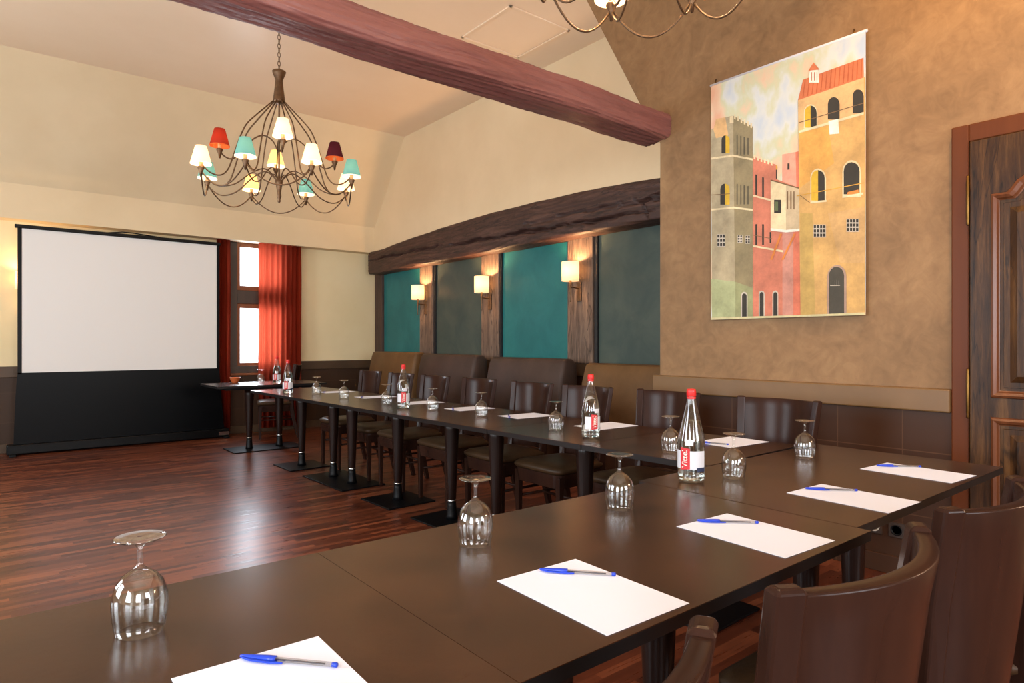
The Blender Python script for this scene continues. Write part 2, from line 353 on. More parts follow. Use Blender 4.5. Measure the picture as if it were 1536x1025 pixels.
def rough_beam(name, mat, p0, p1, w, h, segs, n, amp, seed, axis, wav, ex, cracks, topf=None):
    # axis 0: beam along x, front face towards -y; axis 1: beam along y, front face towards -x
    rnd = random.Random(seed); rings = []
    ph = [rnd.uniform(0, 6.28) for _ in range(40)]
    for j in range(segs+1):
        t = j/segs; c = Vector(p0).lerp(Vector(p1), t); ring = []
        for k in range(n):
            e_ = 8*k/n; s_ = int(e_ // 2); f_ = e_ % 2-1
            cx, cz = ((1, f_), (-f_, 1), (-1, -f_), (f_, -1))[s_]; a = math.atan2(cz, cx)
            nrm = (abs(cx)**ex+abs(cz)**ex)**(1/ex); cx /= nrm; cz /= nrm
            g = wav*(math.sin(7*t+ph[0]+2*a)*.5+math.sin(19*t+ph[1]+3*a)*.3+math.sin(43*t+ph[2]+a)*.2)
            r_ = amp*(math.sin(31*a+9*math.sin(13*t+ph[3]))+.7*math.sin(17*a+60*t+ph[4])+rnd.uniform(-.8, .8))
            u = cx*w/2*(1+g)+r_*cx; v_ = cz*h/2*(1+g)+r_*cz
            if cz > 0 and topf: v_ += topf(t)*min(1, cz*1.2)
            if cx < -.5:
                vv = v_/(h/2)
                for t0_, t1_, f, wd, dp in cracks:
                    if t0_ < t < t1_:
                        q = (t-t0_)/(t1_-t0_); cen = f(q)+.05*math.sin(50*t+ph[5])+.03*math.sin(131*t+ph[6])
                        wq = 1.3*wd*math.sin(PI*q)**.4*(1+.4*math.sin(37*t)); d = abs(vv-cen)
                        if d < wq: u += 1.5*dp*(1-(d/wq)**2)
            ring.append((c.x, c.y+u, c.z+v_) if axis == 0 else (c.x+u, c.y, c.z+v_))
        rings.append(ring)
    m = MB(); m.loft(rings, 0, True)
    return m.build(name, mat)
# t runs from the near end (0) to the far corner (1)
def top_line(t): return .095*math.sin(PI*min(1, max(0, (.92-t)/.84)))**.8*1.0-.012*t if t < .92 else -.012
o = rough_beam('old_timber_beam', M['beam'], (4.495, 2.88, 2.435), (4.495, 8.81, 2.405), .235, .345, 420, 128, .0016, 3, 1, .03, 9,
    [(0, .17, lambda q: .1-.1*q, .10, .06), (.10, .66, lambda q: -.5+.5*q, .085, .06), (.64, 1.0, lambda q: .1+.1*q, .07, .05), (.112, .125, lambda q: -.9+.9*q, .25, .03), (.02, .12, lambda q: .75-.65*q, .09, .04), (.13, .40, lambda q: .2+.05*q, .045, .03)], top_line)
tag(o, 'old dark cracked timber beam running along the top of the alcove wall', 'beam')
o = rough_beam('painted_timber_beam', M['plum'], (-2.52, 2.93, 2.755), (3.72, 2.93, 2.735), .26, .17, 300, 96, .0022, 11, 0, .10, 6,
    [(.62, .74, lambda q: -.5+.5*q, .08, .012), (.78, .86, lambda q: .1-.3*q, .06, .010), (.70, .95, lambda q: -.75+.1*q, .05, .010)])
tag(o, 'plum painted rough timber beam crossing the room under the ceiling', 'beam')

# ------------------------------------------------------------------ far window and curtains
wr = struct(empty('window_1', (2.83, 9.05, .84)))
m = MB(); T = Matrix.Translation((-2.83, -9.05, -.84))
m.box(2.44, 2.56, 8.98, 9.1, .84, 2.56, T=T); m.box(3.14, 3.22, 8.98, 9.1, .84, 2.56, T=T)
m.box(2.56, 3.14, 8.99, 9.1, 1.74, 1.92, T=T)
m.build('window_post', M['win_post'], wr, bevel=.006)
m = MB(); m.box(2.44, 3.24, 8.97, 9.0, .805, .90, T=T); m.build('apron', M['win_post'], wr, bevel=.004)
for z0, z1 in ((.88, 1.74), (1.92, 2.56)):
    f = MB(); f.box(2.56, 2.60, 9.0, 9.06, z0, z1, T=T); f.box(3.10, 3.14, 9.0, 9.06, z0, z1, T=T); f.box(2.6, 3.1, 9.0, 9.06, z0, z0+.06, T=T); f.box(2.6, 3.1, 9.0, 9.06, z1-.06, z1, T=T)
    f = f.build('window_sash', M['win_wood'], wr, bevel=.004)
    MB().box(2.6, 3.1, 9.028, 9.032, z0+.06, z1-.06, T=T).build('pane', M['pane'], f)
MB().box(2.34, 3.24, 8.93, 9.02, .775, .805, T=T).build('window_sill', M['win_wood'], wr, bevel=.005)
def curtain(x0, x1, label, folds, seed):
    rnd = random.Random(seed); n = folds*10; zs = [0.06, .5, 1.0, 1.6, 2.1, 2.56]; m = MB(); vs = []; fs = []
    ph = [rnd.uniform(.6, 1.3) for _ in range(folds+1)]
    for j, z in enumerate(zs):
        for i in range(n+1):
            t = i/n; a = ph[int(t*folds)]; am = .030*a*(.6+.4*(1-z/2.6))
            vs.append((x0+(x1-x0)*t+.004*math.sin(5*z+i), 8.875+am*math.sin(2*PI*t*folds+.3*math.sin(2*z)), z))
    for j in range(len(zs)-1):
        for i in range(n): k = j*(n+1)+i; fs.append((k, k+1, k+n+2, k+n+1))
    m.add(vs, fs, 0, True)
    o = m.build('curtain', M['curtain']); s = o.modifiers.new('s', 'SOLIDIFY'); s.thickness = .002
    tag(o, label, 'curtain', 'red window curtains')
curtain(2.80, 3.385, 'wide sheer red curtain hanging right of the far window', 8, 1)
curtain(2.27, 2.44, 'narrow strip of red curtain between the projection screen and the far window', 3, 2)

# ------------------------------------------------------------------ projection screen
t0 = tag(empty('projection_screen', (1.25, 8.75, 0)), 'pull-up projection screen with white surface, black borders and floor case', 'projection screen')
T = Matrix.Translation((-1.25, -8.75, 0))
MB().box(.262, 2.242, 8.758, 8.762, .886, 2.455, T=T).build('screen_surface', M['screen'], t0)
f = MB(); f.box(.225, .262, 8.755, 8.765, .87, 2.47, T=T); f.box(2.242, 2.275, 8.755, 8.765, .87, 2.47, T=T); f.box(.225, 2.275, 8.755, 8.765, .866, .886, T=T)
f.build('border', M['black_fab'], t0)
sk = MB(); n = 12
rings = []
prof = []
for j in range(n+1):
    z = .10+(.866-.10)*j/n; q = (1-j/n)
    xl = .225-.035*q**.6; xr = 2.275+.06*q**1.2
    rings.append([(xl, 8.755, z), (xr, 8.755, z), (xr, 8.765, z), (xl, 8.765, z)])
sk.loft(rings, T=T); sk.build('skirt', M['black_fab'], t0)
MB().box(.20, 2.285, 8.735, 8.785, 2.455, 2.495, T=T).build('top_bar', M['black_case'], t0, bevel=.006)
m = MB(); m.tube([(1.05, 8.755, 2.49), (1.2, 8.75, 2.515), (1.3, 8.75, 2.515), (1.6, 8.755, 2.492)], .007, T=T)
m.build('carry_handle', M['black_case'], t0)
c = MB().box(.13, 2.38, 8.69, 8.83, 0.01, .115, T=T).build('floor_case', M['black_case'], t0, bevel=.012)
MB().box(2.25, 2.37, 8.684, 8.69, .035, .08, T=T).build('maker_plate', M['chrome'], c)
for xx in (.15, 2.30):
    MB().box(xx, xx+.06, 8.6, 8.9, 0, .02, T=T).build('foot', M['black_case'], t0, bevel=.004)
m = MB(); m.box(1.22, 1.26, 8.775, 8.80, .1, 2.46, T=T); m.build('support_pole', M['black_case'], t0)
PAINTING = [
('pink', [[488,974],[570,970],[589,754],[488,795]]),
('coral', [[570,970],[595,970],[595,752],[576,756]]),
('dark', [[521,914],[534,912],[534,875],[521,876]]),
('gold', [[421,898],[421,913],[422,918],[426,922],[433,925],[440,924],[447,922],[453,917],[457,912],[459,905],[459,890]]),
('dark', [[423,898],[457,890],[457,835],[423,840]]),
('gold', [[435,894],[443,894],[443,836],[435,839]]),
('red', [[298,1005],[449,922],[449,836],[598,752],[494,6],[298,6]]),
('rose', [[490,512],[598,516],[604,2],[490,4]]),
('coral', [[557,503],[598,516],[604,2],[557,2]]),
('cream', [[304,1014],[315,1009],[315,982],[304,988]]),
('cream', [[327,1002],[338,996],[338,970],[327,976]]),
('cream', [[350,990],[360,984],[360,957],[350,962]]),
('cream', [[372,977],[383,970],[383,944],[372,950]]),
('cream', [[395,965],[405,958],[405,932],[395,938]]),
('cream', [[417,952],[427,946],[427,920],[417,926]]),
('dark', [[315,890],[327,886],[327,760],[315,763]]),
('dark', [[315,582],[327,582],[327,453],[315,454]]),
('dark', [[360,864],[372,860],[372,740],[360,742]]),
('dark', [[360,576],[372,574],[372,448],[360,449]]),
('dark', [[409,522],[419,520],[419,455],[409,456]]),
('cream', [[298,768],[415,720],[415,708],[298,758]]),
('cream', [[298,456],[494,401],[494,389],[298,445]]),
('line', [[298,520],[425,481],[425,477],[298,516]]),
('pale', [[338,5],[338,149],[339,157],[343,165],[350,169],[357,169],[365,167],[371,163],[375,155],[377,147],[377,4]]),
('dark', [[344,5],[344,147],[345,151],[348,157],[352,159],[357,161],[362,159],[367,155],[369,151],[370,145],[370,4]]),
('pale', [[427,2],[427,145],[428,153],[432,159],[439,163],[446,165],[453,163],[459,157],[463,151],[464,141],[464,1]]),
('dark', [[433,2],[433,141],[434,147],[437,151],[441,155],[446,155],[451,153],[455,151],[458,145],[459,139],[459,1]]),
('grey', [[1,1251],[38,1251],[38,1303],[162,1296],[178,4],[8,1]]),
('olive', [[162,1296],[298,1190],[298,6],[178,4]]),
('peach', [[19,1243],[38,1308],[106,1300],[129,1178],[38,1182]]),
('sage', [[1,270],[178,237],[178,4],[8,1]]),
('sage2', [[178,237],[298,190],[298,6],[178,4]]),
('cream', [[169,1304],[180,1296],[180,1264],[169,1272]]),
('cream', [[192,1287],[203,1280],[203,1248],[192,1255]]),
('cream', [[215,1269],[226,1263],[226,1231],[215,1238]]),
('cream', [[237,1252],[248,1246],[248,1215],[237,1220]]),
('cream', [[260,1236],[271,1228],[271,1198],[260,1204]]),
('cream', [[282,1219],[293,1212],[293,1182],[282,1188]]),
('cream', [[138,1296],[165,1295],[165,1250],[138,1252]]),
('cream', [[1,1064],[162,1047],[162,1035],[1,1051]]),
('cream', [[162,1047],[298,992],[298,980],[162,1035]]),
('cream', [[1,728],[169,715],[169,703],[1,716]]),
('cream', [[169,715],[298,679],[298,667],[169,703]]),
('dark', [[79,1074],[79,1160],[81,1172],[88,1180],[97,1184],[109,1184],[109,1182],[109,1174],[109,1164],[109,1152],[109,1068]]),
('yellow', [[109,1068],[109,1152],[109,1164],[109,1174],[109,1182],[109,1184],[120,1178],[129,1170],[136,1158],[138,1146],[138,1061]]),
('dark', [[70,744],[70,844],[73,857],[80,868],[91,874],[104,874],[104,872],[104,864],[104,852],[104,837],[104,738]]),
('yellow', [[104,738],[104,837],[104,852],[104,864],[104,872],[104,874],[117,868],[128,859],[135,845],[138,832],[138,732]]),
('dark2', [[187,1168],[195,1166],[195,1039],[187,1042]]),
('dark2', [[187,856],[195,855],[195,724],[187,726]]),
('dark2', [[213,1154],[221,1152],[221,1034],[213,1035]]),
('dark2', [[213,847],[221,844],[221,720],[213,722]]),
('dark2', [[236,1142],[245,1140],[245,1029],[236,1030]]),
('dark2', [[236,837],[245,836],[245,716],[236,718]]),
('dark2', [[262,1129],[271,1126],[271,1022],[262,1025]]),
('dark2', [[262,828],[271,827],[271,712],[262,714]]),
('line', [[1,821],[140,804],[140,800],[1,816]]),
('pale', [[47,556],[106,548],[106,467],[47,474]]),
('dark', [[49,552],[64,550],[64,532],[49,534]]),
('dark', [[49,526],[64,524],[64,504],[49,506]]),
('dark', [[49,498],[64,496],[64,477],[49,479]]),
('dark', [[69,550],[84,548],[84,530],[69,530]]),
('dark', [[69,522],[84,520],[84,502],[69,504]]),
('dark', [[69,495],[84,494],[84,474],[69,476]]),
('dark', [[89,548],[104,546],[104,526],[89,528]]),
('dark', [[89,520],[104,518],[104,500],[89,501]]),
('dark', [[89,493],[104,491],[104,472],[89,474]]),
('pale', [[195,532],[228,526],[228,478],[195,482]]),
('dark', [[197,528],[209,528],[209,516],[197,518]]),
('dark', [[197,512],[209,510],[209,500],[197,501]]),
('dark', [[197,496],[209,495],[209,484],[197,485]]),
('dark', [[214,526],[225,526],[225,514],[214,516]]),
('dark', [[214,510],[225,509],[225,498],[214,499]]),
('dark', [[214,494],[225,493],[225,482],[214,483]]),
('pale', [[249,520],[281,516],[281,466],[249,470]]),
('dark', [[251,518],[263,516],[263,505],[251,507]]),
('dark', [[251,501],[263,500],[263,488],[251,490]]),
('dark', [[251,485],[263,483],[263,471],[251,473]]),
('dark', [[267,516],[279,514],[279,503],[267,504]]),
('dark', [[267,499],[279,498],[279,486],[267,488]]),
('dark', [[267,483],[279,481],[279,469],[267,471]]),
('pale', [[219,2],[219,147],[221,155],[226,163],[233,169],[242,169],[250,167],[258,161],[263,153],[264,143],[264,1]]),
('dark', [[226,2],[226,143],[227,149],[230,155],[236,159],[242,159],[248,157],[253,153],[257,147],[258,141],[258,1]]),
('cream', [[417,832],[513,788],[513,514],[417,540]]),
('stone', [[513,788],[595,748],[595,509],[513,514]]),
('line', [[417,839],[595,756],[595,748],[417,831]]),
('dark', [[439,712],[484,704],[484,624],[439,631]]),
('green', [[445,700],[464,696],[464,642],[445,646]]),
('line', [[519,748],[527,747],[527,640],[519,640]]),
('line', [[540,744],[548,743],[548,636],[540,638]]),
('line', [[559,740],[566,740],[566,633],[559,635]]),
('white', [[417,544],[513,520],[513,505],[417,528]]),
('white', [[513,520],[598,516],[598,501],[513,505]]),
('orange', [[476,502],[490,501],[427,351],[413,352]]),
('orange', [[561,491],[574,490],[498,344],[484,344]]),
('ochre', [[587,1268],[958,1285],[958,1],[602,1]]),
('peach', [[587,1268],[952,1284],[953,1094],[593,1085]]),
('amber', [[593,1074],[760,1074],[795,855],[595,752]]),
('ochre2', [[600,606],[672,594],[689,1],[602,2]]),
('tan', [[760,580],[956,584],[958,280],[828,292]]),
('roof', [[587,1268],[617,1379],[950,1392],[952,1284]]),
('roof2', [[628,1380],[633,1380],[620,1276],[613,1275]]),
('roof2', [[653,1380],[659,1380],[647,1277],[640,1276]]),
('roof2', [[679,1380],[684,1380],[673,1279],[666,1277]]),
('roof2', [[704,1382],[709,1382],[699,1280],[692,1279]]),
('roof2', [[729,1383],[734,1383],[724,1280],[717,1280]]),
('roof2', [[753,1384],[758,1384],[750,1283],[743,1280]]),
('roof2', [[777,1384],[783,1384],[775,1284],[768,1281]]),
('roof2', [[801,1384],[806,1384],[799,1284],[792,1283]]),
('roof2', [[825,1386],[830,1386],[824,1285],[817,1284]]),
('roof2', [[849,1386],[854,1386],[848,1287],[841,1285]]),
('roof2', [[872,1388],[877,1388],[872,1288],[865,1287]]),
('roof2', [[895,1388],[900,1388],[896,1288],[889,1288]]),
('roof2', [[918,1388],[923,1388],[919,1289],[913,1288]]),
('roof2', [[940,1390],[945,1390],[942,1291],[936,1289]]),
('white', [[653,1350],[653,1398],[656,1410],[662,1420],[671,1424],[682,1422],[693,1416],[703,1406],[709,1392],[711,1379],[711,1332]]),
('roof', [[648,1420],[679,1458],[713,1406]]),
('roof2', [[666,1406],[670,1406],[670,1356],[666,1358]]),
('roof2', [[682,1402],[686,1400],[686,1352],[682,1352]]),
('roof2', [[697,1396],[700,1396],[700,1348],[697,1348]]),
('cream', [[622,1094],[622,1186],[625,1204],[634,1216],[647,1224],[662,1223],[678,1215],[690,1200],[699,1184],[702,1164],[702,1074]]),
('yellow', [[628,1097],[628,1184],[630,1200],[638,1211],[649,1216],[662,1216],[662,1212],[662,1204],[662,1190],[662,1174],[662,1088]]),
('dark', [[662,1088],[662,1174],[662,1190],[662,1204],[662,1212],[662,1216],[676,1208],[687,1196],[694,1182],[697,1164],[697,1080]]),
('dark', [[760,1109],[760,1195],[763,1210],[770,1220],[780,1226],[793,1226],[805,1219],[816,1207],[823,1192],[825,1176],[825,1090]]),
('dark', [[895,1106],[895,1202],[897,1215],[903,1224],[913,1230],[923,1228],[934,1223],[943,1212],[949,1200],[952,1184],[952,1090]]),
('cream', [[593,1088],[952,1098],[952,1084],[593,1074]]),
('line', [[593,1138],[952,1148],[952,1144],[593,1133]]),
('white', [[764,1098],[817,1097],[823,1014],[770,1022]]),
('cream', [[661,664],[661,800],[664,820],[674,835],[688,844],[706,844],[722,836],[737,821],[746,803],[750,781],[750,650]]),
('yellow', [[666,668],[666,796],[669,813],[677,828],[690,835],[705,835],[705,832],[705,821],[705,807],[705,789],[705,660]]),
('dark', [[705,660],[705,789],[705,807],[705,821],[705,832],[705,835],[719,828],[732,816],[740,800],[743,781],[743,655]]),
('cream', [[840,659],[840,800],[844,824],[855,840],[871,851],[889,852],[908,843],[923,827],[934,804],[937,780],[937,640]]),
('dark', [[847,671],[847,797],[850,816],[859,832],[873,840],[889,840],[905,833],[919,820],[928,800],[931,780],[931,656]]),
('orange', [[869,680],[924,683],[928,658],[865,666]]),
('cream', [[661,663],[753,656],[753,646],[661,652]]),
('cream', [[840,662],[950,663],[950,652],[840,652]]),
('gold', [[580,712],[953,716],[953,712],[580,707]]),
('line', [[598,714],[657,660],[657,656],[598,710]]),
('pale', [[679,528],[750,518],[750,445],[679,454]]),
('dark', [[681,524],[694,522],[694,506],[681,507]]),
('dark', [[681,500],[694,498],[694,481],[681,483]]),
('dark', [[681,476],[694,474],[694,457],[681,458]]),
('dark', [[699,522],[712,520],[712,503],[699,505]]),
('dark', [[699,498],[712,496],[712,479],[699,481]]),
('dark', [[699,473],[712,472],[712,455],[699,456]]),
('dark', [[717,518],[729,518],[729,501],[717,502]]),
('dark', [[717,495],[729,493],[729,476],[717,478]]),
('dark', [[717,471],[729,469],[729,452],[717,454]]),
('dark', [[734,516],[747,514],[747,498],[734,500]]),
('dark', [[734,493],[747,491],[747,474],[734,476]]),
('dark', [[734,469],[747,467],[747,450],[734,452]]),
('pale', [[862,534],[928,524],[928,453],[862,462]]),
('dark', [[864,530],[876,528],[876,512],[864,514]]),
('dark', [[864,507],[876,505],[876,488],[864,490]]),
('dark', [[864,483],[876,481],[876,464],[864,466]]),
('dark', [[881,528],[893,526],[893,510],[881,512]]),
('dark', [[881,505],[893,503],[893,486],[881,488]]),
('dark', [[881,481],[893,479],[893,462],[881,464]]),
('dark', [[897,526],[909,524],[909,508],[897,509]]),
('dark', [[897,502],[909,501],[909,484],[897,486]]),
('dark', [[897,478],[909,477],[909,460],[897,462]]),
('dark', [[913,524],[925,522],[925,505],[913,507]]),
('dark', [[913,500],[925,498],[925,482],[913,483]]),
('dark', [[913,476],[925,474],[925,458],[913,459]]),
('mauve', [[758,4],[758,225],[762,249],[774,268],[791,280],[811,284],[830,278],[847,262],[858,241],[862,217],[862,1]]),
('dark3', [[767,4],[767,226],[770,246],[779,262],[793,272],[809,274],[825,268],[838,257],[847,239],[850,220],[850,1]]),
('pale', [[777,174],[779,202],[779,198],[777,169]]),
('pale', [[788,173],[789,206],[789,203],[788,169]]),
('pale', [[798,172],[800,211],[800,207],[798,169]]),
('pale', [[808,172],[810,205],[810,201],[808,167]]),
('pale', [[818,171],[820,199],[820,195],[818,167]]),
('pale', [[774,174],[828,169],[828,167],[774,169]]),
('pale2', [[8,14],[598,12],[598,1],[8,1]]),
('pale2', [[598,12],[958,14],[958,1],[598,1]]),
]
# ------------------------------------------------------------------ tables
def table(w, d, cols, twin, label, loc, rz, group, name='dining_table'):
    t = tag(empty(name, (loc[0], loc[1], 0), rz), label, 'table', group)
    MB().box(-w/2, w/2, -d/2, d/2, .725, .748).build('table_top', [M['table']], t)
    e = MB()
    g = .0004
    for a in ((-w/2-g, w/2+g, -d/2-g, -d/2+.003), (-w/2-g, w/2+g, d/2-.003, d/2+g), (-w/2-g, -w/2+.003, -d/2, d/2), (w/2-.003, w/2+g, -d/2, d/2)):
        e.box(a[0], a[1], a[2], a[3], .7235, .7465)
    e.build('edge_band', M['table_edge'], t)
    MB().box(-w/2+.12, w/2-.12, -d/2+.12, d/2-.12, .695, .725).build('underframe', M['black_metal'], t)
    px = [c[0] for c in cols]; py = [c[1] for c in cols]
    b = MB().box(min(px)-(.20 if w < 1 else .225), max(px)+(.20 if w < 1 else .225), min(py)-.215, max(py)+.215, 0, .012).build('base_plate', M['black_metal'], t, bevel=.003)
    for cx, cy in cols:
        c = MB(); TT = Matrix.Translation((cx, cy, 0))
        c.lathe([(.026, .135), (.030, .15), (.040, .4), (.050, .62), (.052, .70)], 24, T=TT)
        c = c.build('column', M['column'], t)
        MB().lathe([(.043, .012), (.036, .035), (.031, .10), (.029, .132)], 24, T=TT).build('column_foot', M['black_metal'], c)
        MB().lathe([(.031, .130), (.0325, .132), (.0325, .139), (.031, .141)], 24, T=TT).build('metal_ring', M['chrome'], c)
    return t
GH = 'tables pushed together into the near row'
RX = lambda y: 2.12-.03*(y-1.42)+.37
table(1.134, .705, [(-.18, 0), (.18, 0)], 1, 'dark wood meeting table in the foreground with two sheets and two upturned glasses on it', (1.132, 1.0325), 0, GH)
table(1.25, .705, [(-.18, 0), (.18, 0)], 1, 'dark wood meeting table nearest the door, carrying the nearest water bottle', (2.328, 1.068), 0, GH)
table(1.25, .705, [(-.18, 0), (.18, 0)], 1, 'dark wood meeting table in the bottom left corner under the nearest upturned glass', (-.061, 1.0325), 0, GH)
GR = 'tables pushed together into the long row by the alcove'
ROW = [(1.436, 2.10, [0], 'first small dark table of the long row, touching the near row'),
       (2.10, 2.79, [0], 'second small dark table of the long row, under the bottle beside the fourth chair'),
       (2.79, 4.05, [-.22, .26], 'long dark table in the middle of the long row, seam at its near end'),
       (4.05, 4.73, [0], 'small dark table of the long row, under the lone far bottle'),
       (4.73, 5.93, [-.18, .18], 'dark two-column table of the long row, last but one from the far end'),
       (5.93, 6.50, [0], 'small dark table at the far end of the long row, before the far wall')]
for y0, y1, cc, lab in ROW:
    yc = (y0+y1)/2
    table(.74, y1-y0-.004, [(.03, q) for q in cc], 0, lab, (RX(yc), yc), math.radians(1.7), GR)
table(1.2, .70, [(-.17, 0), (.17, 0)], 1, 'dark table standing alone near the far window, catching bluish daylight', (2.45, 7.55), 0, None)

# ------------------------------------------------------------------ chairs
def make_chair():
    t = empty('dining_chair')
    # back panel: curved, narrowing downward, leaning back
    nu, nv = 16, 8; rings = []
    def BP(u, v, off):
        z = .47+.455*v; hw = .172+.03*v; y = -.185-.055*v-.062*(1-u*u)
        return Vector((u*hw, y-off*(1), z))
    vs = []; fs = []
    for side in (0, 1):
        for j in range(nv+1):
            for i in range(nu+1):
                u = -1+2*i/nu; v = j/nv
                zz = BP(u, v, 0); th = .010+.004*(v > .93)
                vs.append((zz.x, zz.y+(th if side else -th), zz.z))
    N_ = (nv+1)*(nu+1)
    for j in range(nv):
        for i in range(nu):
            k = j*(nu+1)+i; fs.append((k, k+1, k+nu+2, k+nu+1)); k += N_; fs.append((k, k+nu+1, k+nu+2, k+1))
    for i in range(nu):
        fs.append((i, N_+i, N_+i+1, i+1)); k = nv*(nu+1)+i; fs.append((k, k+1, N_+k+1, N_+k))
    for j in range(nv):
        k = j*(nu+1); fs.append((k, k+nu+1, N_+k+nu+1, N_+k)); k += nu; fs.append((k, N_+k, N_+k+nu+1, k+nu+1))
    m = MB(); m.add(vs, fs, 0, True); bp = m.build('back_panel', M['chair'], t, bevel=.004)
    for s in (-1, 1):
        # rear leg rising into the stile
        path = [((.178, -.262, 0), .015, .017, 0), ((.172, -.205, .25), .018, .022, 0), ((.170, -.180, .42), .021, .026, .3), ((.180, -.190, .55), .020, .019, .45), ((.192, -.212, .75), .020, .0155, .5), ((.204, -.238, .925), .021, .0145, .52), ((.205, -.239, .932), .017, .010, .52)]
        rings = []
        for (x, y, z), a, b_, tw in path:
            ca, sa = math.cos(tw), math.sin(tw); rr = []
            for dx, dy in ((-a, -b_), (a, -b_), (a, b_), (-a, b_)):
                rr.append((s*(x+dx*ca-dy*sa), y+dx*sa+dy*ca, z))
            rings.append(rr)
        m = MB(); m.loft(rings); m.build('rear_leg', M['chair'], t, bevel=.005)
        m = MB(); m.loft([[(s*.19-a, .19-a, z), (s*.19+a, .19-a, z), (s*.19+a, .19+a, z), (s*.19-a, .19+a, z)] for a, z in ((.013, 0), (.016, .2), (.020, .41))])
        m.build('leg', M['chair'], t, bevel=.003)
        m = MB(); m.tube([(s*.175, -.20, .24), (s*.19, .18, .24)], .009, 6); m.build('stretcher', M['chair'], t)
    m = MB(); m.tube([(-.18, 0, .24), (.18, 0, .24)], .009, 6); m.build('stretcher', M['chair'], t)
    def sq(a, b0, b1, z, r=.05, n=5):
        pts = []
        for cx, cy, a0 in ((a-r, b1-r, 0), (-a+r, b1-r, PI/2), (-a+.02+r, b0+r, PI), (a-.02-r, b0+r, 1.5*PI)):
            for i in range(n): an = a0+PI/2*i/(n-1); pts.append((cx+r*math.cos(an), cy+r*math.sin(an), z))
        return pts
    m = MB(); m.loft([sq(.203, -.193, .210, .342), sq(.21, -.2, .217, .40), sq(.21, -.2, .217, .425)]); m.build('seat_frame', M['chair'], t, bevel=.003)
    m = MB(); m.loft([sq(.207, -.197, .215, .425), sq(.222, -.205, .228, .44), sq(.222, -.205, .228, .455), sq(.20, -.185, .205, .473), sq(.12, -.12, .12, .482)], 0, True)
    m.build('seat', M['leather'], t)
    return t
chair0 = make_chair(); used = False
def chair(x, y, rz, label, group):
    global used
    o = chair0 if not used else copy_tree(chair0)
    used = True; o.location = (x, y, 0); o.rotation_euler = (0, 0, rz)
    tag(o, label, 'chair', group)
G1 = 'chairs along the long row by the alcove'
rc = [(3.12, 1.70, 'dark wooden chair below the hanging canvas, nearest of the long row'),
      (3.10, 2.37, 'dark wooden chair behind the nearest water bottle, under the brown rail'),
      (3.05, 2.98, 'dark wooden chair behind the water bottle in the middle of the photo'),
      (3.02, 3.50, 'dark wooden chair in front of the dark banquette nearest the tan one'),
      (3.02, 4.14, 'dark wooden chair in front of the gap between the two dark banquettes'),
      (3.00, 4.76, 'dark wooden chair in front of the farther dark banquette, bluish sheen on its edge'),
      (2.98, 5.32, 'dark wooden chair mostly hidden behind the lone far bottle'),
      (3.00, 5.98, 'dark wooden chair farthest along the long row, before the far tan banquette')]
for x, y, lab in rc: chair(x-.235, y, PI/2, lab, G1)
G2 = 'chairs along the near side of the near row'
chair(.36, .625, 0, 'dark wooden chair at the bottom edge showing only one curved top corner', G2)
chair(.925, .62, 0, 'dark wooden chair in the foreground, its whole curved top edge in view', G2)
chair(1.49, .625, 0, 'dark wooden curved-back chair at the right edge with a bright warm highlight on its back', G2)
chair(2.05, .615, .05, 'dark wooden chair cut off by the right edge, farthest along the near row', G2)
chair(2.86, 8.36, math.radians(72), 'dark wooden chair between the lone far table and the red curtain', None)

# ------------------------------------------------------------------ banquettes
def banquette(y0, y1, top, mat, label):
    t = tag(empty('banquette', (4.2, (y0+y1)/2, 0)), label, 'banquette', 'upholstered banquettes in the alcove')
    T = Matrix.Translation((-4.2, -(y0+y1)/2, 0))
    MB().box(4.0, 4.5, y0+.03, y1-.03, 0, .36, T=T).build('base', M['wains_x'], t)
    def rows(f, inset):
        return f
    m = MB(); pr = [(4.16, .40), (4.14, .60), (4.17, .85), (4.205, top-.06), (4.225, top-.015), (4.265, top), (4.35, top-.005), (4.40, top-.05), (4.42, .5), (4.42, .40)]
    rings = []
    W = y1-y0
    for q, ins in ((0, .03), (.012, .008), (.03, 0), (.97, 0), (.988, .008), (1, .03)):
        yy = y0+W*q; rings.append([(x+(ins if x < 4.3 else -ins), yy, z-(ins if z > .6 else 0)) for x, z in pr])
    m.loft(rings, 0, True, T); b = m.build('backrest', mat, t, bevel=.004)
    m = MB(); pr = [(3.98, .36), (3.955, .38), (3.955, .45), (3.985, .475), (4.18, .475), (4.18, .36)]
    rings = []
    for q, ins in ((0, .03), (.015, .005), (.03, 0), (.97, 0), (.985, .005), (1, .03)):
        rings.append([(x+(ins if x < 4.1 else 0), y0+W*q, z-(ins if z > .42 else 0)) for x, z in pr])
    m.loft(rings, 0, True, T); m.build('seat', mat, t, bevel=.004)
banquette(7.16, 8.38, 1.09, M['olive'], 'tan-brown banquette in the far corner of the alcove')
banquette(5.86, 7.04, 1.075, M['umber'], 'dark brown banquette between the far and middle wall lamps')
banquette(4.42, 5.60, 1.06, M['umber'], 'dark brown banquette below the bright teal panel')
banquette(3.00, 4.16, 1.03, M['olive'], 'tan-brown banquette beside the tapestry wall, nearest of the four')

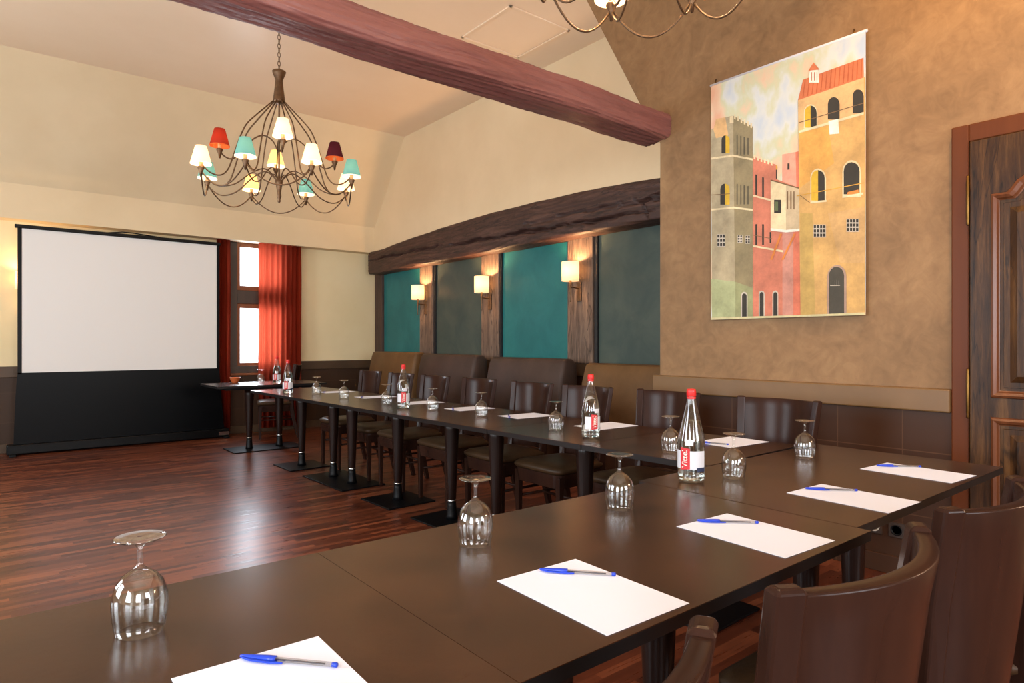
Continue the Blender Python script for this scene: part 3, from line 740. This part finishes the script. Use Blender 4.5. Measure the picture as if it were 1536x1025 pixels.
# ------------------------------------------------------------------ wall lamps
def sconce():
    t = empty('wall_lamp')      # local: wall plane at x=0, lamp reaches to -x
    MB().box(-.018, 0, -.03, .03, -.29, -.10).build('back_plate', M['iron'], t, bevel=.004)
    m = MB(); m.tube(bez([(-.015, 0, -.16), (-.07, 0, -.155), (-.13, 0, -.15)]), .007)
    m.build('bracket', M['iron'], t)
    T = Matrix.Translation((-.13, 0, 0))
    m = MB(); m.lathe([(.003, -.30), (.007, -.29), (.006, -.27), (.008, -.20), (.013, -.155), (.010, -.15), (.016, -.12), (.012, -.11), (.012, -.06)], 16, T=T)
    m.build('stem', M['iron'], t)
    m = MB(); m.lathe([(.086, -.095), (.086, .095), (.084, .095), (.084, -.095), (.086, -.095)], 32, T=T, cap=False)
    sh = m.build('lamp_shade', M['shade_sconce'], t)
    m = MB(); m.lathe([(.010, -.06), (.022, -.035), (.026, -.01), (.020, .015), (.004, .03)], 12, T=T); m.build('bulb', M['bulb'], t)
    return t
def lamp(x, y, z, power, r=.03, col=(1, .66, .36)):
    l = bpy.data.lights.new('lamp', 'POINT'); l.energy = power; l.color = col; l.shadow_soft_size = r
    o = bpy.data.objects.new('lamp_light', l); C.objects.link(o); o.location = (x, y, z); return o
sc = sconce()
sl = [(4.555, 7.455, 1.885, 'small shaded wall lamp on the farthest timber post'), (4.555, 6.02, 1.89, 'shaded wall lamp on the middle timber post'), (4.555, 4.55, 1.915, 'shaded wall lamp on the nearest timber post, largest of the wall lamps in view')]
for i, (x, y, z, lab) in enumerate(sl):
    o = sc if i == 0 else copy_tree(sc); o.location = (x, y, z); tag(o, lab, 'wall lamp', 'shaded wall lamps'); lamp(x-.13, y, z+.05, 20, .025, (1, .56, .26))
o = copy_tree(sc, (.29, 9.0, 1.90), PI/2); tag(o, 'wall lamp on the far wall tucked behind the left edge of the projection screen', 'wall lamp', 'shaded wall lamps'); lamp(.29, 8.87, 1.95, 5, .025)
lamp(3.5, -.8, 1.8, 28, .10, (1, .72, .5))     # unseen warm light without a fixture, added for highlights on the near chair backs

# ------------------------------------------------------------------ chandeliers
def chandelier(loc, va, RL, RU, zs, shades_low, shades_up, label, n_low=8):
    # local z = 0 at the finial tip; va: direction (angle) from chandelier towards the camera
    t = tag(empty('chandelier', loc), label, 'chandelier', 'bronze chandeliers with small coloured shades')
    Z = -2.30
    m = MB(); m.lathe([(.004, 0), (.012, .012), (.010, .03), (.018, .05), (.014, .08), (.026, .15), (.030, .17), (.012, .19), (.007, .22), (.007, .80), (.02, .82)], 16)
    m.build('stem', M['iron'], t)
    m = MB(); m.lathe([(.02, .77), (.048, .78), (.045, .80), (.030, .92), (.028, .955), (.046, 1.00), (.052, 1.02), (.046, 1.025), (.01, 1.03)], 24); m.build('crown', M['iron'], t)
    ch = MB(); z = 1.03
    k = 0; top = ZC-loc[2]
    while z < top-.03:
        pts = []
        for i in range(13):
            a = 2*PI*i/12; u = .010*math.cos(a); w_ = .022*math.sin(a)
            pts.append((u, 0, z+.018+w_) if k % 2 else (0, u, z+.018+w_))
        ch.tube(pts, .0028, 5); z += .034; k += 1
    ch.build('chain', M['iron'], t)
    MB().lathe([(.05, top-.03), (.05, top-.005), (.045, top)], 20).build('ceiling_rose', M['iron'], t)
    s = RL/.57
    def rad(a, pts): return [(r*math.cos(a), r*math.sin(a), z_) for r, z_ in pts]
    for k in range(n_low):
        a = va+2*PI*(k+.5)/n_low
        m = MB()
        m.tube(bez(rad(a, [(.040, .79), (.11*s, .715), (.18*s, .64), (.25*s, .555), (.30*s, .44), (.345*s, .30), (.385*s, .19), (.44*s, .14), (.51*s, .15), (.57*s, .20)])), .0055, 6)
        m.build('arm', M['iron'], t)
        m = MB(); m.tube(bez(rad(a, [(.01, .15), (.05*s, .21), (.12*s, .245), (.22*s, .19), (.34*s, .09), (.46*s, .065), (.555*s, .13), (.57*s, .19)])), .005, 6)
        m.build('lower_scroll', M['iron'], t)
        a2 = va+2*PI*(k+1.5)/n_low
        P0 = Vector((RL*math.cos(a), RL*math.sin(a), .155)); P1 = Vector((RL*math.cos(a2), RL*math.sin(a2), .155))
        m = MB(); m.tube([tuple(P0.lerp(P1, q)+Vector((0, 0, -.135*(1-(2*q-1)**2)))) for q in [i/14 for i in range(15)]], .005, 6)
        m.build('swag', M['iron'], t)
        lampunit(t, RL*math.cos(a), RL*math.sin(a), .15, shades_low[k % len(shades_low)], loc)
    for k in range(len(shades_up)):
        a = va+2*PI*k/len(shades_up)+.06
        m = MB(); s2 = RU/.42
        m.tube(bez(rad(a, [(.008, .40), (.05*s2, .48), (.12*s2, .51), (.20*s2, .46), (.27*s2, .36), (.34*s2, .305), (.40*s2, .33), (.42*s2, .38)])), .0055, 6)
        m.build('arm', M['iron'], t)
        lampunit(t, RU*math.cos(a), RU*math.sin(a), .345, shades_up[k], loc)
    return t
def lampunit(t, x, y, z, mat, loc):
    T = Matrix.Translation((x, y, z))
    MB().lathe([(.006, -.045), (.012, -.01), (.024, .02), (.022, .028)], 14, T=T).build('candle_cup', M['iron'], t)
    c = MB().lathe([(.013, .025), (.013, .075)], 12, T=T).build('candle', M['candle'], t)
    MB().lathe([(.006, .075), (.015, .09), (.017, .105), (.009, .13), (.002, .14)], 10, T=T).build('bulb', M['bulb'], c)
    r0, r1 = .071, .038
    MB().lathe([(r0, .050), (r1, .175), (r1-.001, .175)], 28, T=T, cap=False).lathe([(r1-.001, .175), (r0-.002, .050), (r0-.002, .045), (r0+.0006, .045), (r0+.0003, .052)], 28, mi=1, T=T, cap=False).build('lamp_shade', [M[mat], M['shade_lining' if mat in ('shade_cream', 'shade_teal', 'shade_amber') else 'shade_lining_warm']], t)
    dim = {'shade_cream': 1, 'shade_amber': 1, 'shade_teal': .7, 'shade_red': .5, 'shade_plum': .2}[mat]
    lamp(loc[0]+x, loc[1]+y, loc[2]+z+.10, (17 if loc[1] < 3 else 4.5)*dim, .02)
# order of the lower ring: counter-clockwise seen from above, starting just left/right of the camera direction
cx, cy = 1.74, 5.02
va = math.atan2(-cy, -cx)
chandelier((cx, cy, 2.30), va, .57, .42, 1, ['shade_cream', 'shade_teal', 'shade_cream', 'shade_teal', 'shade_amber', 'shade_teal', 'shade_cream', 'shade_teal'], ['shade_cream', 'shade_plum', 'shade_amber', 'shade_red'], 'bronze chandelier with twelve small coloured shades, fully in view')
cx, cy = 1.83, 1.47
va = math.atan2(-cy, -cx)
chandelier((cx, cy, 2.47), va, .43, .30, 1, ['shade_cream', 'shade_teal', 'shade_cream', 'shade_cream'], ['shade_cream', 'shade_teal', 'shade_cream', 'shade_amber'], 'bronze chandelier cut by the top edge, above the near tables')

# ------------------------------------------------------------------ hanging canvas
PC = {'pink': (226, 158, 134), 'coral': (214, 120, 92), 'dark': (52, 48, 40), 'dark2': (92, 84, 66), 'dark3': (70, 66, 56), 'gold': (206, 156, 60), 'red': (204, 124, 98), 'rose': (202, 142, 124),
      'cream': (226, 208, 166), 'line': (120, 92, 62), 'pale': (196, 186, 170), 'pale2': (206, 196, 150), 'grey': (176, 162, 130), 'olive': (146, 132, 98), 'peach': (222, 178, 122), 'sage': (172, 178, 132), 'sage2': (150, 152, 108),
      'yellow': (214, 174, 50), 'stone': (196, 176, 142), 'white': (236, 230, 214), 'green': (96, 108, 72), 'orange': (216, 130, 60), 'ochre': (206, 164, 100), 'ochre2': (190, 158, 90), 'amber': (216, 162, 82), 'tan': (204, 164, 108),
      'roof': (206, 116, 74), 'roof2': (184, 92, 52), 'mauve': (170, 142, 124)}
t0 = tag(empty('hanging_canvas', (3.69, 1.976, 1.3655)), 'unframed canvas painting of towers and orange houses hanging on the brown wall', 'painting')
T = Matrix.Translation((-3.69, -1.976, -1.3655))
sk = NT('painted_sky'); b = sk.bsdf(Roughness=.75); v = sk.coords((1, 1.6, .9))
n = sk.noise(v, 3.2, 4, .5, .15); r = sk.ramp(n.outputs[0], [(.30, rgb(214, 164, 134)), (.42, rgb(216, 188, 158)), (.49, rgb(196, 196, 162)), (.56, rgb(204, 206, 200)), (.68, rgb(176, 190, 206))])
sk.L(r.outputs[0], b.inputs['Base Color'])
def paintmat(nm, c):
    k = NT('paint_'+nm); b = k.bsdf(Roughness=.75); v = k.coords(); n = k.noise(v, 6, 8, .7)
    r = k.ramp(n.outputs[0], [(.3, rgb(*[x*.80 for x in c])), (.7, rgb(*[min(255, x*1.07) for x in c]))]); k.L(r.outputs[0], b.inputs['Base Color']); return k.m
names = sorted(PC); mats = [sk.m]+[paintmat(k, PC[k]) for k in names]
m = MB()
m.box(3.672, 3.676, 1.498, 2.457, 1.3655, 2.905, T=T)
for i, (col, pts) in enumerate(PAINTING):
    x = 3.6718-.00004*i
    m.add([(x, 2.457-u/1000, 1.3655+w_/1000) for u, w_ in pts], [tuple(range(len(pts)))], names.index(col)+1, False, T)
m.build('canvas', mats, t0)
MB().tube([(3.678, 1.49, 2.903), (3.678, 2.465, 2.903)], .009, 8, T=T).build('top_rod', M['label_white'], t0)
for yy in (1.56, 2.43):
    MB().tube([(3.675, yy, 2.905), (3.69, yy+.005, 2.93), (3.702, yy+.01, 2.945)], .004, 6, T=T).build('hook', M['brass'], t0)

# ------------------------------------------------------------------ door on the side wall
d = struct(empty('door_1', (3.70, .56, 0)))
T = Matrix.Translation((-3.70, -.56, 0))
m = MB(); m.box(3.665, 3.72, 1.024, 1.097, 0, 2.27, T=T); m.box(3.665, 3.72, .02, .095, 0, 2.27, T=T); m.box(3.665, 3.72, .095, 1.024, 2.185, 2.27, T=T)
m.build('casing', M['casing'], d, bevel=.006)
LY0, LY1 = .10, 1.018
leaf = MB(); leaf.box(3.655, 3.70, LY0, LY1, .01, 2.182, T=T)
lf = leaf.build('door_leaf', M['door'], d, bevel=.004)
def mould(y0, y1, z0, z1, arch):
    # raised frame moulding following the panel outline, and the raised panel
    def outline(i):
        a, b_, c0, c1 = y0+i, y1-i, z0+i, z1-i
        if not arch: return [(a, c0), (b_, c0), (b_, c1), (a, c1)]
        w_ = b_-a; top = [(b_, c1), (b_-.06, c1), (b_-.075, c1+.015), (b_-.10, c1+.05), (b_-.16, c1+.085)]
        for q in range(1, 6): top.append((b_-.16-(w_-.32)*q/6, c1+.085+.03*math.sin(PI*q/6)))
        top += [(a+.16, c1+.085), (a+.10, c1+.05), (a+.075, c1+.015), (a+.06, c1), (a, c1)]
        return [(a, c0), (b_, c0)]+top
    mm = MB(); lv = [(0, 3.652), (.004, 3.64), (.014, 3.634), (.026, 3.64), (.032, 3.65), (.036, 3.652)]
    mm.loft([[(x, p[0], p[1]) for p in outline(i)] for i, x in lv], T=T); mm.f.pop(); mm.mi.pop(); mm.sm.pop(); mm.f.pop(); mm.mi.pop(); mm.sm.pop()
    mm.build('panel_moulding', M['door_gloss'], lf)
    mm = MB(); lv = [(.05, 3.654), (.052, 3.648), (.075, 3.648), (.10, 3.638), (.104, 3.636)]
    mm.loft([[(x, p[0], p[1]) for p in outline(i)] for i, x in lv], T=T); mm.build('raised_panel', M['door'], lf)
M['door_gloss'] = wood('polished_door_moulding', rgb(84, 46, 26), rgb(112, 66, 40), 2, 12, .24, .08, spec=.4)
mould(LY0+.07, LY1-.085, .955, 1.915, True)
mould(LY0+.07, LY1-.085, .16, .865, False)
for z in (.97, 1.90):
    MB().lathe([(.003, -.12), (.007, -.115), (.005, -.10), (.007, -.095), (.007, .095), (.005, .10), (.007, .115), (.003, .12)], 12, T=T @ Matrix.Translation((3.652, 1.024, z))).build('hinge', M['brass'], d)
# sockets
def socket(y, lab):
    t = tag(empty('wall_socket', (3.68, y, .235)), lab, 'socket', 'dark wall sockets by the floor')
    MB().box(-.008, 0.002, -.04, .04, -.04, .04).build('plate', M['socket'], t, bevel=.003)
    MB().lathe([(.028, 0), (.028, .004), (.022, .004), (.020, -.004)], 20, T=Matrix.Translation((-.008, 0, 0)) @ Matrix.Rotation(-PI/2, 4, 'Y')).build('insert', M['white_plastic'] if 'left' in lab else M['black_metal'], t)
socket(1.455, 'left one of two wall sockets low on the brown wall under the table')
socket(1.345, 'right one of two wall sockets low on the brown wall, nearer the door')

# ------------------------------------------------------------------ things on the tables
TZ = .7485
def wineglass():
    m = MB()
    m.lathe([(.0352, 0), (.0395, .022), (.0412, .045), (.0400, .062), (.034, .080), (.024, .092), (.012, .100), (.0055, .106), (.0045, .112), (.0042, .128), (.0050, .136), (.009, .142), (.020, .1465), (.035, .1495), (.0385, .1515), (.036, .1535), (.02, .1532), (.004, .153)], 40, cap=False)
    m.lathe([(.0352, 0), (.0343, .0), (.0385, .022), (.0402, .045), (.0390, .061), (.033, .0785), (.023, .0900), (.012, .0965), (.003, .099)], 40, cap=False)
    o = m.build('wine_glass', M['glass']); return o
g0 = wineglass()
GG = 'upturned wine glasses on the tables'
GL = [(.188, 1.19, 'upturned wine glass nearest the camera, at the bottom left of the photo'),
      (.874, 1.214, 'upturned wine glass on the edge of the near row, second from the left'),
      (1.377, 1.218, 'upturned wine glass just left of the corner where two tables of the near row meet'),
      (1.996, 1.245, 'upturned wine glass directly right of the nearest water bottle'),
      (2.557, 1.275, 'upturned wine glass farthest right, before the brown wall'),
      (2.252, 1.705, 'upturned wine glass directly left of the nearest water bottle on the long row'),
      (2.344, 2.519, 'upturned wine glass just left of the middle water bottle'),
      (2.401, 3.269, 'upturned wine glass on the long row, second one left of the middle bottle'),
      (2.36, 3.78, 'upturned wine glass directly right of the far single bottle on the long row'),
      (2.312, 4.35, 'upturned wine glass directly left of the far single bottle on the long row'),
      (2.284, 5.039, 'upturned wine glass on the long row, second from its far end'),
      (2.299, 5.654, 'upturned wine glass on the long row nearest its far end'),
      (2.42, 7.60, 'upturned wine glass on the lone far table')]
for i, (x, y, lab) in enumerate(GL):
    o = g0 if i == 0 else g0.copy()
    if i: C.objects.link(o)
    o.location = (x, y, TZ); o.rotation_euler = (0, 0, i*.7); tag(o, lab, 'wine glass', GG)

M['bowl'] = plain('orange_brown_glaze', rgb(190, 96, 50), .4)
def bottle():
    t = empty('water_bottle')
    prof = [(.030, .002), (.041, .003), (.0445, .010), (.0445, .020), (.0435, .026), (.0445, .032), (.0448, .10), (.0448, .135), (.043, .150), (.038, .172), (.028, .215), (.0195, .250), (.0140, .275), (.0122, .290)]
    m = MB(); m.lathe(prof, 48, cap=False); m.lathe([(0.0, .004), (.030, .002)], 48, cap=False)
    m.build('glass_body', M['bottle'], t)
    MB().lathe([(0, .009), (.038, .010), (.0425, .018), (.0418, .026), (.0427, .032), (.043, .10), (.043, .135), (.0415, .149), (.0365, .171), (.028, .205), (0, .205)], 48, cap=False).build('water', M['water'], t)
    c = MB(); c.lathe([(.0135, .286), (.0150, .288), (.0150, .305), (.0140, .3105), (0.0005, .312)], 32)
    for k in range(24):
        a = 2*PI*k/24; T = Matrix.Rotation(a, 4, 'Z'); c.box(.0146, .0155, -.0008, .0008, .287, .303, T=T)
    c.build('cap', M['red_cap'], t)
    MB().lathe([(.0139, .278), (.0147, .280), (.0147, .284), (.0139, .285)], 32, cap=False).build('cap_ring', M['red_cap'], t)
    def band(a0, a1, z0, z1, r, top=None):
        m = MB(); n = 20; vs = []
        for i in range(n+1):
            a = a0+(a1-a0)*i/n; zt = z1+(top(i/n) if top else 0); zb = z0-(top(i/n) if top else 0)
            vs += [(r*math.cos(a), r*math.sin(a), zb), (r*math.cos(a), r*math.sin(a), zt)]
        m.add(vs, [(2*i, 2*i+2, 2*i+3, 2*i+1) for i in range(n)], 0, True); return m
    lb = band(-1.35, 1.35, .048, .108, .0454).build('label', M['label_white'], t)
    band(-.62, .12, .045, .120, .0457, lambda q: -.004*q).build('label_band', M['label_red'], lb)
    band(.62, 1.35, .040, .054, .0458).build('label_stripe', M['label_navy'], lb)
    band(-.25, .35, .126, .146, .0451).build('neck_mark', M['label_white'], t)
    # lettering on the red band, reading upwards
    cu = bpy.data.curves.new('lettering', 'FONT'); cu.body = 'Vittel'; cu.size = .027; cu.align_x = 'CENTER'; cu.align_y = 'CENTER'; cu.offset = .0004
    tmp = bpy.data.objects.new('lettering_source', cu); C.objects.link(tmp)
    dg = bpy.context.evaluated_depsgraph_get(); me = bpy.data.meshes.new_from_object(tmp.evaluated_get(dg))
    C.objects.unlink(tmp); bpy.data.objects.remove(tmp)
    for v in me.vertices:
        x, y = v.co.x, v.co.y; a = -.25-y/.0459
        v.co = (.0464*math.cos(a), .0464*math.sin(a), .082+x)
    me.materials.clear(); me.materials.append(M['white_plastic'])
    o = bpy.data.objects.new('lettering', me); C.objects.link(o); o.parent = lb
    return t
b0 = bottle()
BL = [(1.829, 1.30, PI+.40, 'nearest and largest red-capped water bottle, on the near row'),
      (2.279, 2.201, PI+1.45, 'red-capped water bottle in the middle of the photo, on the long row'),
      (2.264, 4.012, PI+1.35, 'red-capped water bottle standing alone halfway along the long row'),
      (2.09, 5.80, PI+1.1, 'water bottle at the far end of the long row'),
      (2.49, 7.25, PI+1.1, 'water bottle on the edge of the lone far table')]
for i, (x, y, rz, lab) in enumerate(BL):
    o = b0 if i == 0 else copy_tree(b0); o.location = (x, y, TZ); o.rotation_euler = (0, 0, rz); tag(o, lab, 'water bottle', 'glass water bottles with red caps')

tag(MB().lathe([(.032, 0), (.036, .006), (.058, .058), (.060, .064), (.056, .064), (.034, .012), (.001, .010)], 28).build('bowl', M['bowl'], None, loc=(2.19, 7.78, TZ)), 'small orange-brown bowl on the back edge of the lone far table', 'bowl')

def sheet():
    return MB().box(-.105, .105, -.1485, .1485, 0, .0006).build('sheet_of_paper', M['paper'])
def pen():
    t = empty('ballpoint_pen')      # lies along +x, cap at -x
    R90 = Matrix.Rotation(PI/2, 4, 'Y'); T = Matrix.Translation((0, 0, .0042))
    MB().lathe([(.0035, -.030), (.0038, -.026), (.0038, .068), (.0032, .070)], 6, smooth=False, T=T @ R90).build('barrel', M['clear_plastic'], t)
    MB().lathe([(.0013, -.05), (.0013, .055)], 8, T=T @ R90).build('ink_tube', M['pen_dark'], t)
    MB().lathe([(.0036, .066), (.0036, .073), (.0025, .0745)], 12, T=T @ R90).build('end_plug', M['pen_blue'], t)
    c = MB(); c.lathe([(.0018, -.079), (.0028, -.076), (.0040, -.055), (.0049, -.034), (.0050, -.022)], 16, T=T @ R90)
    c.loft([[(x_, y_-w_, z_-.0012), (x_, y_+w_, z_-.0012), (x_, y_+w_, z_+.0012), (x_, y_-w_, z_+.0012)] for x_, y_, z_, w_ in ((-.074, -.003, .0042, .0016), (-.060, -.0068, .0036, .0018), (-.030, -.0078, .0032, .0020), (-.008, -.0070, .0030, .0010))])
    c.build('cap', M['pen_blue'], t)
    return t
M['pen_dark'] = plain('ink', rgb(20, 24, 50), .4)
s0 = sheet(); p0 = pen()
PL = [(.297, .842, -1.0, 'blank white sheet cut by the bottom edge, pen across its corner', (.284, .993), (.392, .868)),
      (.871, .846, -1.5, 'blank white sheet with a pen in the middle foreground', (.874, .979), (.968, .868)),
      (1.449, .852, -3, 'blank white sheet third from the left along the near row', (1.43, .995), (1.535, .885)),
      (2.018, .862, -2.5, 'blank white sheet fourth from the left along the near row, on the corner table', (2.011, .999), (2.11, .882)),
      (2.590, .882, -3.5, 'blank white sheet at the right end of the near row, nearest the door', (2.592, 1.018), (2.70, .90)),
      (2.700, 1.70, 87, 'blank white sheet behind the nearest water bottle, below the brown rail chair', (2.56, 1.79), (2.60, 1.65)),
      (2.680, 2.47, 88, 'blank white sheet behind the bottle in the middle of the photo', (2.52, 2.47), (2.60, 2.58)),
      (2.650, 3.127, 88, 'blank white sheet with a pen, first one left of the middle bottle', (2.49, 3.10), (2.58, 3.22)),
      (2.630, 3.72, 88, 'blank white sheet of the long row, second one left of the middle bottle', (2.48, 3.71), (2.56, 3.83)),
      (2.600, 4.33, 88, 'blank white sheet just right of the lone far bottle', (2.45, 4.33), (2.53, 4.45)),
      (2.560, 5.02, 88, 'blank white sheet left of the lone far bottle, second from the far end', (2.42, 5.0), (2.50, 5.12)),
      (2.540, 5.76, 88, 'blank white sheet at the far end of the long row', (2.40, 5.74), (2.47, 5.86))]
PW = ['sheet at the bottom edge of the photo', 'sheet second from the left on the near row', 'sheet third from the left on the near row', 'sheet just left of the rightmost one', 'rightmost sheet, nearest the door',
      'sheet behind the nearest bottle', 'sheet behind the bottle in the middle', 'sheet left of the middle bottle, first past it', 'sheet left of the middle bottle, second past it', 'sheet just right of the lone far bottle', 'sheet just left of the lone far bottle', 'sheet at the far end of the long row']
for i, (x, y, r, lab, a, b_) in enumerate(PL):
    o = s0 if i == 0 else s0.copy()
    if i: C.objects.link(o)
    o.location = (x, y, TZ); o.rotation_euler = (0, 0, math.radians(r)); tag(o, lab, 'sheet of paper', 'blank sheets of paper set out on the tables')
    q = p0 if i == 0 else copy_tree(p0)
    q.location = ((a[0]+b_[0])/2, (a[1]+b_[1])/2, TZ+.0006); q.rotation_euler = (0, 0, math.atan2(b_[1]-a[1], b_[0]-a[0]))
    tag(q, 'blue-capped ballpoint pen on the '+PW[i], 'pen', 'blue ballpoint pens on the sheets')

# ------------------------------------------------------------------ light
def area(loc, size, rot, power, col):
    l = bpy.data.lights.new('daylight', 'AREA'); l.shape = 'RECTANGLE'; l.size, l.size_y = size; l.energy = power; l.color = col
    o = bpy.data.objects.new('window_daylight', l); C.objects.link(o); o.location = loc; o.rotation_euler = rot; return o
DAY = (.84, .93, 1)
for a, b in LW: area((XL-.02, (a+b)/2, 1.7), (1.6, b-a), (0, -PI/2, 0), 75, DAY)
for a, b in BW: area(((a+b)/2, YB-.02, 1.7), (b-a, 1.6), (PI/2, 0, 0), 60, (.95, .96, 1))
area((2.85, 9.28, 1.7), (.6, 1.6), (-PI/2, 0, 0), 50, (.8, .9, 1))
sp = bpy.data.lights.new('ceiling_spot', 'SPOT'); sp.energy = 150; sp.color = (1, .56, .18); sp.spot_size = 1.5; sp.spot_blend = 1; sp.shadow_soft_size = .05
so = bpy.data.objects.new('ceiling_spot', sp); C.objects.link(so); so.location = (2.75, .55, 4.0)
so.rotation_euler = (Vector((3.7, .75, 3.0))-so.location).to_track_quat('-Z', 'Y').to_euler()
W = bpy.data.worlds.new('sky'); bpy.context.scene.world = W; W.use_nodes = True
bg = W.node_tree.nodes['Background']; bg.inputs[0].default_value = (.86, .93, 1, 1); bg.inputs[1].default_value = 3.0

# ------------------------------------------------------------------ camera
cam = bpy.data.cameras.new('camera'); co = bpy.data.objects.new('camera', cam); C.objects.link(co)
co.location = (0, 0, 1.216); co.rotation_euler = (PI/2, 0, math.radians(-39.02))
cam.sensor_width = 36; cam.lens = 965/1536*36; cam.shift_y = 1.5/1536; cam.clip_start = .02
sc_ = bpy.context.scene; sc_.camera = co
sc_.view_settings.view_transform = 'Standard'; sc_.view_settings.look = 'None'; sc_.view_settings.exposure = 0.45; sc_.view_settings.gamma = 1
sc_.view_settings.use_curve_mapping = False
sc_.cycles.max_bounces = 12; sc_.cycles.transparent_max_bounces = 24; sc_.cycles.diffuse_bounces = 6; sc_.cycles.glossy_bounces = 6; sc_.cycles.transmission_bounces = 10
sc_.cycles.use_denoising = True
